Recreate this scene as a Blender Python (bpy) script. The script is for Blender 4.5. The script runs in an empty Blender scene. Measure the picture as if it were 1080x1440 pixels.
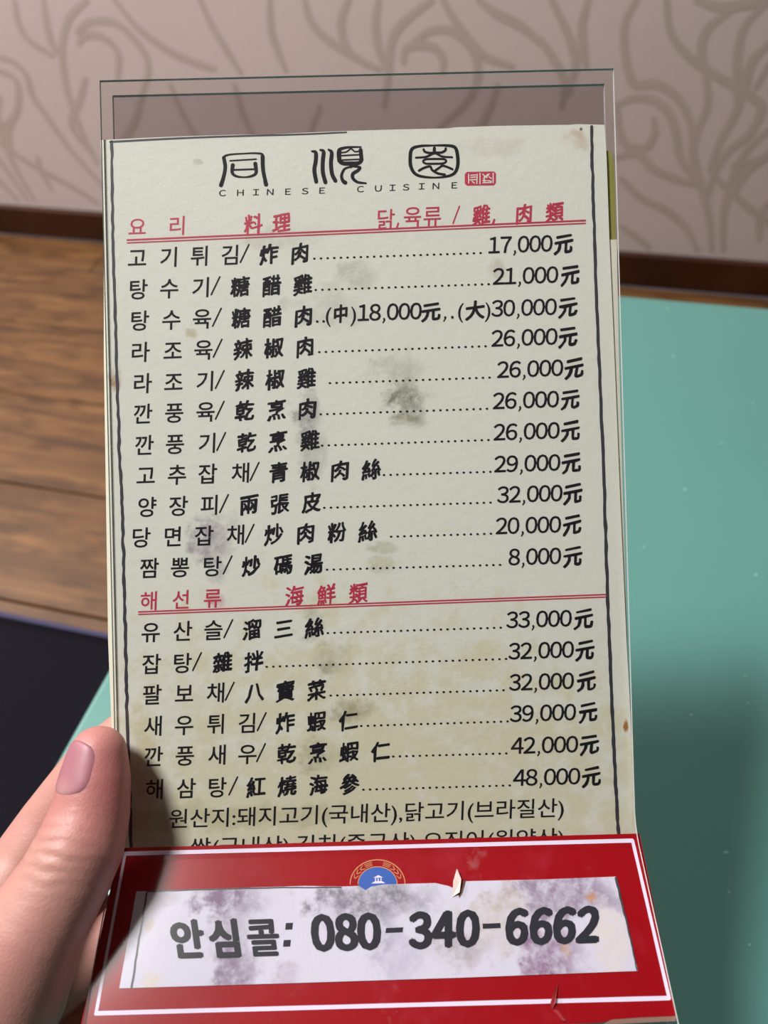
import bpy, bmesh, math, random
from mathutils import Vector, Matrix
from mathutils.bvhtree import BVHTree
from mathutils import noise as mnoise

random.seed(4)
scene = bpy.context.scene
COL = scene.collection

# ------------------------------------------------------------------ camera
CAM_Z = 0.72
AX = Vector((5140, 780, -1080)).normalized()               # room x seen by the lens
AY = Vector((407, -1187, 1080)); AY = (AY - AX * AX.dot(AY)).normalized()
AZ = AX.cross(AY)
W = Matrix((AX, AY, AZ))                                    # lens (right, down, forward) -> room
CAM = Vector((0, 0, CAM_Z))
cam_data = bpy.data.cameras.new('camera'); cam = bpy.data.objects.new('camera', cam_data)
COL.objects.link(cam); scene.camera = cam
R = Matrix((W @ Vector((1, 0, 0)), W @ Vector((0, -1, 0)), W @ Vector((0, 0, -1)))).transposed()
cam.matrix_world = Matrix.Translation(CAM) @ R.to_4x4()
cam_data.sensor_width = 36; cam_data.lens = 27
cam_data.clip_start = 0.01
cam_data.dof.use_dof = True; cam_data.dof.focus_distance = 0.226
cam_data.dof.aperture_fstop = 12.5

# ------------------------------------------------------------------ world, lamps, exposure
world = bpy.data.worlds.new('world'); scene.world = world; world.use_nodes = True
world.node_tree.nodes['Background'].inputs[0].default_value = (0.8, 0.85, 1, 1)
world.node_tree.nodes['Background'].inputs[1].default_value = 0.1
def area_lamp(name, loc, size, power, color, target=None):
    l = bpy.data.lights.new(name, 'AREA'); l.shape = 'DISK'; l.size = size; l.energy = power; l.color = color
    o = bpy.data.objects.new(name, l); COL.objects.link(o); o.location = loc
    if target is not None:
        o.rotation_euler = (Vector(target) - Vector(loc)).to_track_quat('-Z', 'Y').to_euler()
    return o
area_lamp('ceiling_lamp', (-0.84, 0.14, 2.20), 0.40, 55, (1.0, 0.98, 0.94))
area_lamp('wall_fill_lamp', (-2.1, 0.70, 1.9), 0.40, 33, (1.0, 0.95, 0.90), (-1.2, 1.25, 0.3))  # unseen lamp added to brighten the left of the back wall
scene.view_settings.view_transform = 'Standard'; scene.view_settings.look = 'None'
scene.view_settings.exposure = 0.0; scene.view_settings.gamma = 1.0
scene.view_settings.use_curve_mapping = False

# ------------------------------------------------------------------ helpers
def tag(o, label=None, cat=None, group=None, kind=None):
    for k, v in (('label', label), ('category', cat), ('group', group), ('kind', kind)):
        if v: o[k] = v
    return o
def empty(name, mat=None, loc=None):
    o = bpy.data.objects.new(name, None); COL.objects.link(o); o.empty_display_size = 0.02
    if mat is not None: o.matrix_world = mat
    if loc is not None: o.location = loc
    return o
def mesh_obj(name, verts, faces, mat=None, parent=None, smooth=False):
    me = bpy.data.meshes.new(name); me.from_pydata([tuple(v) for v in verts], [], faces); me.update()
    if mat: me.materials.append(mat)
    if smooth:
        for p in me.polygons: p.use_smooth = True
    o = bpy.data.objects.new(name, me); COL.objects.link(o)
    if parent: o.parent = parent
    return o
def bm_obj(name, bm, mat=None, parent=None, smooth=False):
    me = bpy.data.meshes.new(name); bm.to_mesh(me); bm.free()
    if mat: me.materials.append(mat)
    if smooth:
        for p in me.polygons: p.use_smooth = True
    o = bpy.data.objects.new(name, me); COL.objects.link(o)
    if parent: o.parent = parent
    return o
def box(name, x0, x1, y0, y1, z0, z1, mat, parent=None, bevel=0.0, seg=2):
    bm = bmesh.new(); bmesh.ops.create_cube(bm, size=1)
    for v in bm.verts:
        v.co = Vector(((x0 + x1) / 2 + v.co.x * (x1 - x0), (y0 + y1) / 2 + v.co.y * (y1 - y0), (z0 + z1) / 2 + v.co.z * (z1 - z0)))
    if bevel: bmesh.ops.bevel(bm, geom=bm.edges[:], offset=bevel, segments=seg, affect='EDGES', profile=0.5)
    return bm_obj(name, bm, mat, parent)

class N:                                                    # small node-tree builder
    def __init__(s, name):
        s.m = bpy.data.materials.new(name); s.m.use_nodes = True; s.t = s.m.node_tree; s.t.nodes.clear()
        s.out = s.t.nodes.new('ShaderNodeOutputMaterial')
    def n(s, kind, ins=None, **kw):
        nd = s.t.nodes.new(kind)
        for k, v in kw.items(): setattr(nd, k, v)
        for k, v in (ins or {}).items():
            if isinstance(v, bpy.types.NodeSocket): s.t.links.new(v, nd.inputs[k])
            else: nd.inputs[k].default_value = v
        return nd
    def math(s, op, a, b=0.0, clamp=False):
        nd = s.n('ShaderNodeMath', {0: a, 1: b}, operation=op); nd.use_clamp = clamp; return nd.outputs[0]
    def mix(s, f, a, b, blend='MIX'):
        nd = s.t.nodes.new('ShaderNodeMix'); nd.data_type = 'RGBA'; nd.blend_type = blend
        for i, v in ((0, f), (6, a), (7, b)):
            if isinstance(v, bpy.types.NodeSocket): s.t.links.new(v, nd.inputs[i])
            else: nd.inputs[i].default_value = v if i == 0 else (*v[:3], 1)
        return nd.outputs[2]
    def ramp(s, f, stops):
        nd = s.n('ShaderNodeValToRGB', {0: f}); r = nd.color_ramp
        while len(r.elements) < len(stops): r.elements.new(0.5)
        for e, (p, c) in zip(r.elements, stops):
            e.position = p; e.color = (*c, 1) if len(c) == 3 else c
        return nd.outputs[0]
    def coord(s): return s.n('ShaderNodeTexCoord').outputs['Object']
    def noise(s, vec, scale, detail=4, rough=0.55, dist=0.0):
        return s.n('ShaderNodeTexNoise', {'Vector': vec, 'Scale': scale, 'Detail': detail, 'Roughness': rough, 'Distortion': dist}).outputs[0]
    def bump(s, h, strength, dist):
        return s.n('ShaderNodeBump', {'Height': h, 'Strength': strength, 'Distance': dist}).outputs[0]
    def principled(s, color, rough=0.5, normal=None, **kw):
        ins = {'Base Color': (*color, 1) if isinstance(color, tuple) and len(color) == 3 else color, 'Roughness': rough}
        if normal is not None: ins['Normal'] = normal
        ins.update(kw)
        p = s.n('ShaderNodeBsdfPrincipled', ins); s.t.links.new(p.outputs[0], s.out.inputs[0]); return s.m
    def scaled(s, vec, sc):
        return s.n('ShaderNodeMapping', {'Vector': vec, 'Scale': sc}).outputs[0]
def srgb(r, g, b):
    f = lambda c: c / 255 / 12.92 if c / 255 <= 0.04045 else ((c / 255 + 0.055) / 1.055) ** 2.4
    return (f(r), f(g), f(b))

# ------------------------------------------------------------------ materials
def mat_plain(name, col, rough=0.5, **kw):
    k = N(name); return k.principled(col, rough, **kw)
def mat_wall():
    k = N('wallpaper'); v = k.coord()
    a = k.noise(v, 3.0, 3); g = k.noise(v, 900, 2)
    c = k.mix(a, srgb(192, 177, 176), srgb(204, 189, 186))
    c = k.mix(k.math('GREATER_THAN', g, 0.64), c, srgb(215, 205, 200))
    return k.principled(c, 0.55, k.bump(g, 0.25, 0.0006))
def mat_swirl():
    k = N('wallpaper_print'); v = k.coord(); a = k.noise(v, 14, 3)
    c = k.mix(a, srgb(174, 160, 153), srgb(184, 170, 164)); return k.principled(c, 0.5)
def mat_wood(name, a, b, c, rough=0.4, sc=(1.2, 9, 1)):
    k = N(name); v = k.coord()
    oi = k.n('ShaderNodeObjectInfo').outputs['Random']
    off = k.n('ShaderNodeCombineXYZ', {0: k.math('MULTIPLY', oi, 17.0), 1: k.math('MULTIPLY', oi, 31.0)}).outputs[0]
    v2 = k.n('ShaderNodeVectorMath', {0: v, 1: off}, operation='ADD').outputs[0]
    vs = k.scaled(v2, sc)
    n1 = k.noise(vs, 3.2, 5, 0.6, 1.2); n2 = k.noise(k.scaled(v2, (3, 60, 1)), 6, 3)
    col = k.ramp(n1, [(0.3, a), (0.52, b), (0.72, c)])
    col = k.mix(k.math('MULTIPLY', n2, 0.35), col, a, 'MIX')
    blotch = k.noise(k.scaled(v2, (6, 14, 1)), 2.2, 2)
    col = k.mix(k.ramp(blotch, [(0.52, (0, 0, 0)), (0.68, (0.75, 0.75, 0.75))]), col, a)
    return k.principled(col, rough, k.bump(n2, 0.1, 0.001))
def mat_card(stains, base_a, base_b, name, relief=0.35):
    """card stock; stains = (x, y, rx, ry, colour, strength) in the object's own metres"""
    k = N(name); v = k.coord()
    fine = k.noise(v, 1500, 3); med = k.noise(v, 110, 5, 0.6); big = k.noise(v, 18, 3)
    c = k.mix(big, base_a, base_b)
    c = k.mix(k.math('MULTIPLY', k.ramp(med, [(0.55, (0, 0, 0)), (0.75, (1, 1, 1))]), 0.25), c, tuple(x * 0.86 for x in base_a))
    warp = k.n('ShaderNodeTexNoise', {'Vector': v, 'Scale': 130, 'Detail': 5, 'Roughness': 0.65})
    wv = k.n('ShaderNodeVectorMath', {0: warp.outputs['Color'], 1: (0.5, 0.5, 0.5)}, operation='SUBTRACT').outputs[0]
    grain = k.noise(v, 260, 6, 0.75)
    for (sx, sy, rx, ry, col, st) in stains:
        d = k.n('ShaderNodeVectorMath', {0: v, 1: (sx, sy, 0)}, operation='SUBTRACT').outputs[0]
        d = k.n('ShaderNodeVectorMath', {0: d, 1: (1 / rx, 1 / ry, 0)}, operation='MULTIPLY').outputs[0]
        w2 = k.n('ShaderNodeVectorMath', {0: wv, 'Scale': 2.6}, operation='SCALE').outputs[0]
        d = k.n('ShaderNodeVectorMath', {0: d, 1: w2}, operation='ADD').outputs[0]
        d = k.n('ShaderNodeVectorMath', {0: d, 1: (1, 1, 0)}, operation='MULTIPLY').outputs[0]
        ln = k.n('ShaderNodeVectorMath', {0: d}, operation='LENGTH').outputs['Value']
        f = k.n('ShaderNodeMapRange', {'Value': ln, 1: 0.45, 2: 1.1, 3: st, 4: 0.0}, interpolation_type='SMOOTHSTEP').outputs[0]
        if rx < 0.03: f = k.math('MULTIPLY', f, k.n('ShaderNodeMapRange', {'Value': grain, 1: 0.38, 2: 0.6, 3: 0.35, 4: 1.15}).outputs[0])
        c = k.mix(f, c, col)
    h = k.math('ADD', k.math('MULTIPLY', fine, 0.5), k.noise(v, 420, 3))
    return k.principled(c, 0.6, k.bump(h, relief, 0.00025), **{'Specular IOR Level': 0.15})
def mat_acrylic(name, tint, haze=0.05, rough=0.11, gloss=1.0):
    k = N(name)
    fc = k.n('ShaderNodeLayerWeight', {'Blend': 0.5}).outputs['Facing']
    fr = k.math('ADD', k.math('MULTIPLY', k.math('POWER', fc, 5.0), 0.9 * gloss), 0.03 * gloss)      # Schlick, the same from both faces
    tr = k.n('ShaderNodeBsdfTransparent', {'Color': (*tint, 1)}).outputs[0]
    gl = k.n('ShaderNodeBsdfAnisotropic', {'Color': (1, 1, 1, 1), 'Roughness': rough}).outputs[0]
    m1 = k.n('ShaderNodeMixShader', {0: fr, 1: tr, 2: gl}).outputs[0]
    v = k.coord()
    df = k.n('ShaderNodeBsdfDiffuse', {'Color': (0.8, 0.8, 0.85, 1)}).outputs[0]
    s1 = k.noise(v, 55, 6, 0.7)
    f = k.ramp(s1, [(0.64, (0, 0, 0)), (0.80, (haze, haze, haze))])
    m2 = k.n('ShaderNodeMixShader', {0: f, 1: m1, 2: df}).outputs[0]
    k.t.links.new(m2, k.out.inputs[0]); return k.m

M_WALL = mat_wall(); M_SWIRL = mat_swirl()
M_PLAIN = mat_plain('plaster', srgb(190, 184, 178), 0.8)
M_FLOOR = mat_wood('floor_wood', srgb(72, 46, 25), srgb(112, 77, 45), srgb(140, 101, 60))
M_BASE = mat_wood('baseboard_wood', srgb(44, 20, 8), srgb(62, 30, 13), srgb(78, 40, 18), 0.35)
M_DARK = mat_plain('dark_wood', srgb(50, 30, 20), 0.5)
M_INK = mat_plain('ink', srgb(30, 30, 37), 0.6, **{'Specular IOR Level': 0.2})
M_BORDER = mat_plain('border_ink', srgb(58, 58, 68), 0.6)
M_RED_INK = mat_plain('red_ink', srgb(196, 56, 84), 0.55)
M_WHITE_INK = mat_plain('white_print', srgb(226, 218, 240), 0.5, **{'Specular IOR Level': 0.1})
M_BOLD_INK = mat_plain('bold_ink', srgb(36, 36, 46), 0.6, **{'Specular IOR Level': 0.2})
M_GOLD = mat_plain('gold_print', srgb(196, 130, 80), 0.5)
M_BLUE = mat_plain('blue_print', srgb(10, 80, 170), 0.5)
M_FRONT = mat_acrylic('clear_acrylic', (0.95, 0.945, 0.95), 0.05)
M_BACK = mat_acrylic('clear_acrylic_back', (0.86, 0.84, 0.85), 0.2)
M_FOOT = mat_acrylic('scuffed_acrylic', (0.96, 0.955, 0.96), 0.12, 0.26, 0.17)
k = N('acrylic_edge'); M_EDGE = k.principled(srgb(140, 156, 150), 0.25)
k = N('acrylic_edge_highlight')  # side edges: their light-catching highlight put into a white colour
_t = k.n('ShaderNodeBsdfTranslucent', {'Color': (0.9, 0.9, 0.92, 1)}).outputs[0]; _g = k.n('ShaderNodeBsdfDiffuse', {'Color': (0.95, 0.95, 0.96, 1)}).outputs[0]
k.t.links.new(k.n('ShaderNodeMixShader', {0: 0.6, 1: _t, 2: _g}).outputs[0], k.out.inputs[0]); M_EDGE_GLINT = k.m

# ------------------------------------------------------------------ the room
WY = 1.256
def floor_pt(px, py, z=0.0):
    d = W @ Vector(((px - 540) / 1080, (py - 720) / 1080, 1)); return CAM + d * ((z - CAM_Z) / d.z)
def wall_pt(px, py):
    d = W @ Vector(((px - 540) / 1080, (py - 720) / 1080, 1)); return CAM + d * (WY / d.y)
def struct(o): o['kind'] = 'structure'; return o
X0, X1, Y0, Y1, ZC = -3.2, 2.0, -1.6, WY, 2.35
wall = struct(box('wall_back', X0, X1, Y1, Y1 + 0.1, 0, ZC, M_WALL))
struct(box('wall_left', X0 - 0.1, X0, Y0, Y1, 0, ZC, M_PLAIN))
struct(box('wall_right', X1, X1 + 0.1, Y0, Y1, 0, ZC, M_DARK))
struct(box('wall_front', X0, X1, Y0 - 0.1, Y0, 0, ZC, M_DARK))
struct(box('ceiling', X0, X1, Y0, Y1, ZC, ZC + 0.1, M_PLAIN))
floor = struct(box('floor', X0, X1, Y0, Y1, -0.1, -0.012, M_DARK))
bb = struct(box('baseboard_back', X0, X1, Y1 - 0.014, Y1 + 0.002, 0, 0.056, M_BASE, bevel=0.002))
# planks, 18 cm wide, running along the wall
prow = Y1 - 0.015; r = 0
protos = {}
while prow > -0.9:
    wdt = 0.18 if r else prow - 1.133
    x = X0 - (0.10, 0.28, 0.62, 0.16, 0.70, 0.35, 0.05)[r % 7]
    while x < X1:
        xa, xb = max(x, X0), min(x + 1.2, X1)
        if xb - xa > 0.02:
            key = (round(xb - xa, 3), round(wdt, 3))
            if key in protos:
                o = protos[key].copy(); COL.objects.link(o)
            else:
                o = box('plank', 0.0008, xb - xa - 0.0008, -wdt + 0.0012, -0.0012, -0.013, 0, M_FLOOR, bevel=0.0012, seg=1)
                protos[key] = o
            o.parent = floor; o.location = (xa, prow, 0)
        x += 1.2
    prow -= wdt; r += 1

# wallpaper scrolls: flat printed strokes, repeated across the wall
def catmull(pts, n=8):
    out = []; P = [2 * pts[0] - pts[1]] + list(pts) + [2 * pts[-1] - pts[-2]]
    for i in range(1, len(P) - 2):
        for j in range(n):
            t = j / n; a, b, c, d = P[i - 1:i + 3]
            out.append(0.5 * ((2 * b) + (c - a) * t + (2 * a - 5 * b + 4 * c - d) * t * t + (3 * b - a - 3 * c + d) * t ** 3))
    out.append(pts[-1]); return out
def ribbon(verts, faces, pts, w0, w1, nrm, lift=0.0, cap=True, wf=None, n=8):
    """flat stroke through 3-D points lying in a plane with normal nrm"""
    C = catmull(pts, n) if len(pts) > 2 else list(pts)
    base = len(verts); m = len(C)
    for i, p in enumerate(C):
        t = (C[min(i + 1, m - 1)] - C[max(i - 1, 0)]).normalized(); s = nrm.cross(t).normalized()
        u = i / max(m - 1, 1); w = (w0 + (w1 - w0) * u) * (wf(u) if wf else 1) / 2
        verts.append(p + s * w + nrm * lift); verts.append(p - s * w + nrm * lift)
        if i: faces.append((base + 2 * i - 2, base + 2 * i - 1, base + 2 * i + 1, base + 2 * i))
    if cap:
        for i, sgn in ((0, -1), (m - 1, 1)):
            t = (C[min(i + 1, m - 1)] - C[max(i - 1, 0)]).normalized() * sgn; s = nrm.cross(t).normalized()
            w = (w0 if i == 0 else w1) * (wf(i / max(m - 1, 1)) if wf else 1) / 2
            b2 = len(verts)
            for a in range(7):
                th = math.pi * a / 6
                verts.append(C[i] + s * math.cos(th) * w + t * math.sin(th) * w + nrm * lift)
            faces.append(tuple(range(b2 + 6, b2 - 1, -1)) if sgn < 0 else tuple(range(b2, b2 + 7)))
SW = [[(161,0),(196,41),(240,73),(285,92),(301,96)],[(281,0),(300,40),(318,70),(338,102)],[(379,0),(381,41),(391,73),(401,98)],
[(122,0),(98,24),(88,57),(88,90),(96,134),(115,185),(136,228)],[(110,61),(118,51),(136,49),(157,61),(167,81),(165,110)],
[(108,45),(126,31),(159,31),(183,49),(204,77),(208,102),(200,130)],[(61,0),(65,33),(73,61),(86,81)],[(20,0),(26,33),(41,57),(73,77)],
[(-20,76),(16,86),(37,106),(45,134),(65,163),(94,204),(118,232),(145,262)],[(-10,96),(20,110),(26,135),(22,160),(10,174),(-5,178)],
[(120,110),(112,140),(100,170),(108,190),(128,215)],[(-10,195),(50,235),(100,262),(137,285)],
[(428,0),(437,30),(457,53),(483,70),(510,87),(533,97)],[(490,0),(480,27),(483,57),(497,80)],[(532,0),(528,33),(532,67),(543,97)],
[(607,0),(577,23),(555,47),(548,73),(547,97),(540,150)],[(567,87),(570,70),(587,63),(610,67),(623,83),(622,100)],
[(583,57),(607,43),(633,43),(657,60),(670,83),(670,117),(653,147),(617,180)],[(623,0),(640,30),(660,57),(683,80),(720,93)],
[(673,0),(700,20),(733,37),(760,60)],[(775,0),(794,37),(806,70),(809,92),(800,130)],[(827,0),(818,37),(820,67),(824,92)],
[(760,55),(778,83),(794,116),(789,150)],[(894,0),(879,31),(878,67),(884,101),(894,119),(922,118),(949,134),(968,165),(975,208)],
[(868,147),(891,138),(919,141),(940,159),(951,189),(956,220),(974,248),(989,266)],[(919,168),(920,189),(907,208),(882,205),(871,183),(868,150)],
[(860,222),(897,217),(919,238),(949,251),(977,260)],[(992,101),(995,147),(980,183),(974,214),(986,263),(997,306),(1001,351)],
[(937,0),(943,46),(968,79),(998,101),(1035,122),(1059,138),(1071,153),(1053,189),(1023,214),(1004,245),(995,275)],
[(1026,15),(995,40),(986,70),(992,101)],[(980,0),(1010,9),(1050,6),(1080,0)],[(1075,6),(1047,37),(1037,76),(1037,122),(1037,153),(1014,196),(998,238)],
[(1080,61),(1056,89),(1049,122)],[(1080,92),(1063,122)],[(1080,183),(1053,208),(1035,238),(1023,275),(1017,306),(1017,351)],
[(1080,220),(1050,241),(1029,275)],[(873,251),(901,278),(937,296),(965,321),(980,351)],[(873,318),(894,333),(913,348)],[(1080,284),(1069,306),(1067,336)],
[(200,130),(190,170),(170,200)],[(450,150),(430,200)],[(240,120),(262,170),(300,220),(360,250)],[(700,120),(680,170),(640,230),(600,260)],[(330,120),(345,170),(380,230)]]
sv, sf = [], []
wn = Vector((0, -1, 0)); lift = 0.0003
for rep in range(-1, 3):
    for rz in range(0, 5):
        sh = Vector((rep * 1.33 - 0.05 * rep, 0, rz * 0.40))
        for st in SW:
            P = [wall_pt(*q) for q in st]
            P = [Vector((q.x, WY, q.z)) + sh for q in P]
            if rz and any(False for q in P): continue
            if max(q.z for q in P) > 2.3 or min(q.x for q in P) < X0 + .02 or max(q.x for q in P) > X1 - .02: continue
            lift += 0.0000006
            ribbon(sv, sf, P, 0.0098, 0.0122, wn, lift, True, lambda u: 0.6 + 0.55 * math.sin(math.pi * (0.15 + 0.8 * u)), n=6)
o = mesh_obj('wallpaper_scroll', sv, sf, M_SWIRL, wall); o['kind'] = 'stuff'

# ------------------------------------------------------------------ low table
def mat_table():
    k = N('teal_laminate'); v = k.coord()
    a = k.noise(v, 5, 3); s = k.noise(v, 160, 2)
    c = k.mix(a, srgb(88, 139, 132), srgb(94, 147, 142))
    c = k.mix(k.math('GREATER_THAN', s, 0.76), c, srgb(160, 205, 195))
    return k.principled(c, 0.32, k.bump(a, 0.05, 0.001))
table = empty('low_table', loc=(0.30, 0.10, 0))
tag(table, 'low dining table with plain teal green laminate top under the menu holder', 'table')
box('tabletop', -0.533, 0.60, -0.52, 0.54, 0.312, 0.34, mat_table(), table, 0.004, 3)
for sx in (-0.48, 0.54):
    for sy in (-0.46, 0.48):
        box('leg', sx - 0.025, sx + 0.025, sy - 0.025, sy + 0.025, 0.0, 0.3118, M_DARK, table, 0.004)

# ------------------------------------------------------------------ navy floor cushion
k = N('navy_cloth'); v = k.coord(); nn = k.noise(v, 900, 2)
M_NAVY = k.principled(k.mix(k.noise(v, 8, 2), srgb(24, 20, 28), srgb(18, 18, 30)), 0.9, k.bump(nn, 0.3, 0.0008), **{'Specular IOR Level': 0.1})
M_PIPE = mat_plain('navy_piping', srgb(62, 60, 92), 0.8)
cush = empty('floor_cushion', loc=(-0.62, 0.08, 0))
tag(cush, 'dark navy cloth floor cushion on the wood floor left of the table', 'cushion')
bm = bmesh.new(); bmesh.ops.create_grid(bm, x_segments=24, y_segments=24, size=0.5)
top = {}
def cshape(x, y, s):
    cx, cy = x * 0.66, y * 0.598
    e = max(abs(x), abs(y)) * 2
    h = 0.022 * (1 - e ** 8)
    return Vector((cx, cy, 0.0235 + s * (h + 0.0005) + 0))
bm2 = bmesh.new(); g = 24; ids = {}
for s in (1, -1):
    for i in range(g + 1):
        for j in range(g + 1):
            x, y = i / g - .5, j / g - .5
            if s == -1 and (i in (0, g) or j in (0, g)): ids[s, i, j] = ids[1, i, j]; continue
            ids[s, i, j] = bm2.verts.new(cshape(x, y, s))
    for i in range(g):
        for j in range(g):
            q = [ids[s, i, j], ids[s, i + 1, j], ids[s, i + 1, j + 1], ids[s, i, j + 1]]
            bm2.faces.new(q if s == 1 else q[::-1])
bm.free()
bm_obj('cushion_body', bm2, M_NAVY, cush, True)
def tube(name, pts, rad, mat, parent, closed=False, n=8):
    bm = bmesh.new(); rings = []; m = len(pts)
    for i, p in enumerate(pts):
        a = pts[(i - 1) % m] if closed or i else p; b = pts[(i + 1) % m] if closed or i < m - 1 else p
        t = (b - a).normalized(); u = t.orthogonal().normalized() if abs(t.z) > 0.9 else Vector((0, 0, 1)).cross(t).normalized(); w = t.cross(u)
        rings.append([bm.verts.new(p + (u * math.cos(2 * math.pi * q / n) + w * math.sin(2 * math.pi * q / n)) * rad) for q in range(n)])
    for i in range(m if closed else m - 1):
        A, B = rings[i], rings[(i + 1) % m]
        for q in range(n): bm.faces.new((A[q], A[(q + 1) % n], B[(q + 1) % n], B[q]))
    return bm_obj(name, bm, mat, parent, True)
tube('piping', [Vector((a * 0.33, b * 0.299, 0.0235)) for a, b in [(-1, -1), (0, -1), (1, -1), (1, 0), (1, 1), (0, 1), (-1, 1), (-1, 0)]], 0.004, M_PIPE, cush, True)

# ------------------------------------------------------------------ menu holder frame of reference
hx = Vector((0.14994917, -0.00386038, 0.00058625)).normalized()
hy = Vector((0.00587987, 0.22263911, -0.00201878)); hy = -(hy - hx * hx.dot(hy)).normalized()
hz = hx.cross(hy)
org = Vector((-0.08286243, -0.12574373, 0.22372855)) + hx * 0.075 - hy * 0.2227
HR = Matrix((hx, hy, hz))                                    # lens -> holder
HM = Matrix.Translation(CAM + W @ org) @ (W @ HR.transposed()).to_4x4()
EYE = HR @ (-org)
def hit(px, py, p0=Vector((0, 0, 0)), n=Vector((0, 0, 1))):
    d = HR @ Vector(((px - 540) / 1080, (py - 720) / 1080, 1))
    return EYE + d * ((p0 - EYE).dot(n) / d.dot(n))
def at(px, py, z): return hit(px, py, Vector((0, 0, z)))
ZK = Vector((0, 0, 1))

holder = empty('menu_holder', HM)
tag(holder, 'clear acrylic menu stand with bent foot, held up over the table', 'menu holder')

# profile (y, z) of the outer face of the front sheet: straight, then bending towards the viewer
SL = Vector((0, -0.0365, 0.0290)).normalized(); SN = Vector((0, -SL.z, SL.y)); SN = Vector((0, 0.0290, 0.0365)).normalized()
def profile(off):
    pts = [Vector((0, 0.2227, off))]
    p_top = Vector((0, 0.0075, off))
    R0 = 0.016 - off
    c = Vector((0, 0.0075, 0.016)); ang = math.atan2(0.0290, 0.0365)
    # centre in front of the panel: arc from straight down to the slope direction
    for i in range(0, 9):
        a = (math.pi / 2 - (math.atan2(0.0365, 0.0290) )) * i / 8
        pts.append(c + Vector((0, -math.sin(a) * R0, -math.cos(a) * R0)))
    end = pts[-1] + SL * 0.0445; pts.append(end)
    return pts
def sheet(name, off, th, x0, x1, mat, parent, top=None, edge_top=M_EDGE, edge_side=M_EDGE_GLINT, side_left=M_EDGE):
    A, B = profile(off), profile(off - th)
    if top is not None: A[0].y = B[0].y = top
    vs, fs, mi = [], [], []
    n = len(A)
    for x in (x0, x1):
        for P in (A, B):
            for p in P: vs.append((x, p.y, p.z))
    idx = lambda s, f, i: s * 2 * n + f * n + i
    for i in range(n - 1):
        fs.append((idx(0, 0, i), idx(0, 0, i + 1), idx(1, 0, i + 1), idx(1, 0, i))); mi.append(4 if i == n - 2 else 0)
        fs.append((idx(0, 1, i), idx(1, 1, i), idx(1, 1, i + 1), idx(0, 1, i + 1))); mi.append(0)
        fs.append((idx(0, 0, i), idx(0, 1, i), idx(0, 1, i + 1), idx(0, 0, i + 1))); mi.append(3)
        fs.append((idx(1, 0, i), idx(1, 0, i + 1), idx(1, 1, i + 1), idx(1, 1, i))); mi.append(2)
    fs.append((idx(0, 0, 0), idx(1, 0, 0), idx(1, 1, 0), idx(0, 1, 0))); mi.append(1)
    e = n - 1
    fs.append((idx(0, 0, e), idx(0, 1, e), idx(1, 1, e), idx(1, 0, e))); mi.append(1)
    o = mesh_obj(name, vs, fs, mat, parent)
    for m_ in (edge_top, edge_side, side_left, M_FOOT): o.data.materials.append(m_)
    for p, m_ in zip(o.data.polygons, mi): p.material_index = m_
    return o
f_ = sheet('front_sheet', 0.0, 0.0010, -0.0750, 0.0750, M_FRONT, holder)
ztb = -0.0100
b_ = sheet('back_sheet', ztb, 0.0012, at(158, 134, ztb).x, at(850, 119, ztb).x, M_BACK, holder, top=at(500, 126, ztb).y)

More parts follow.
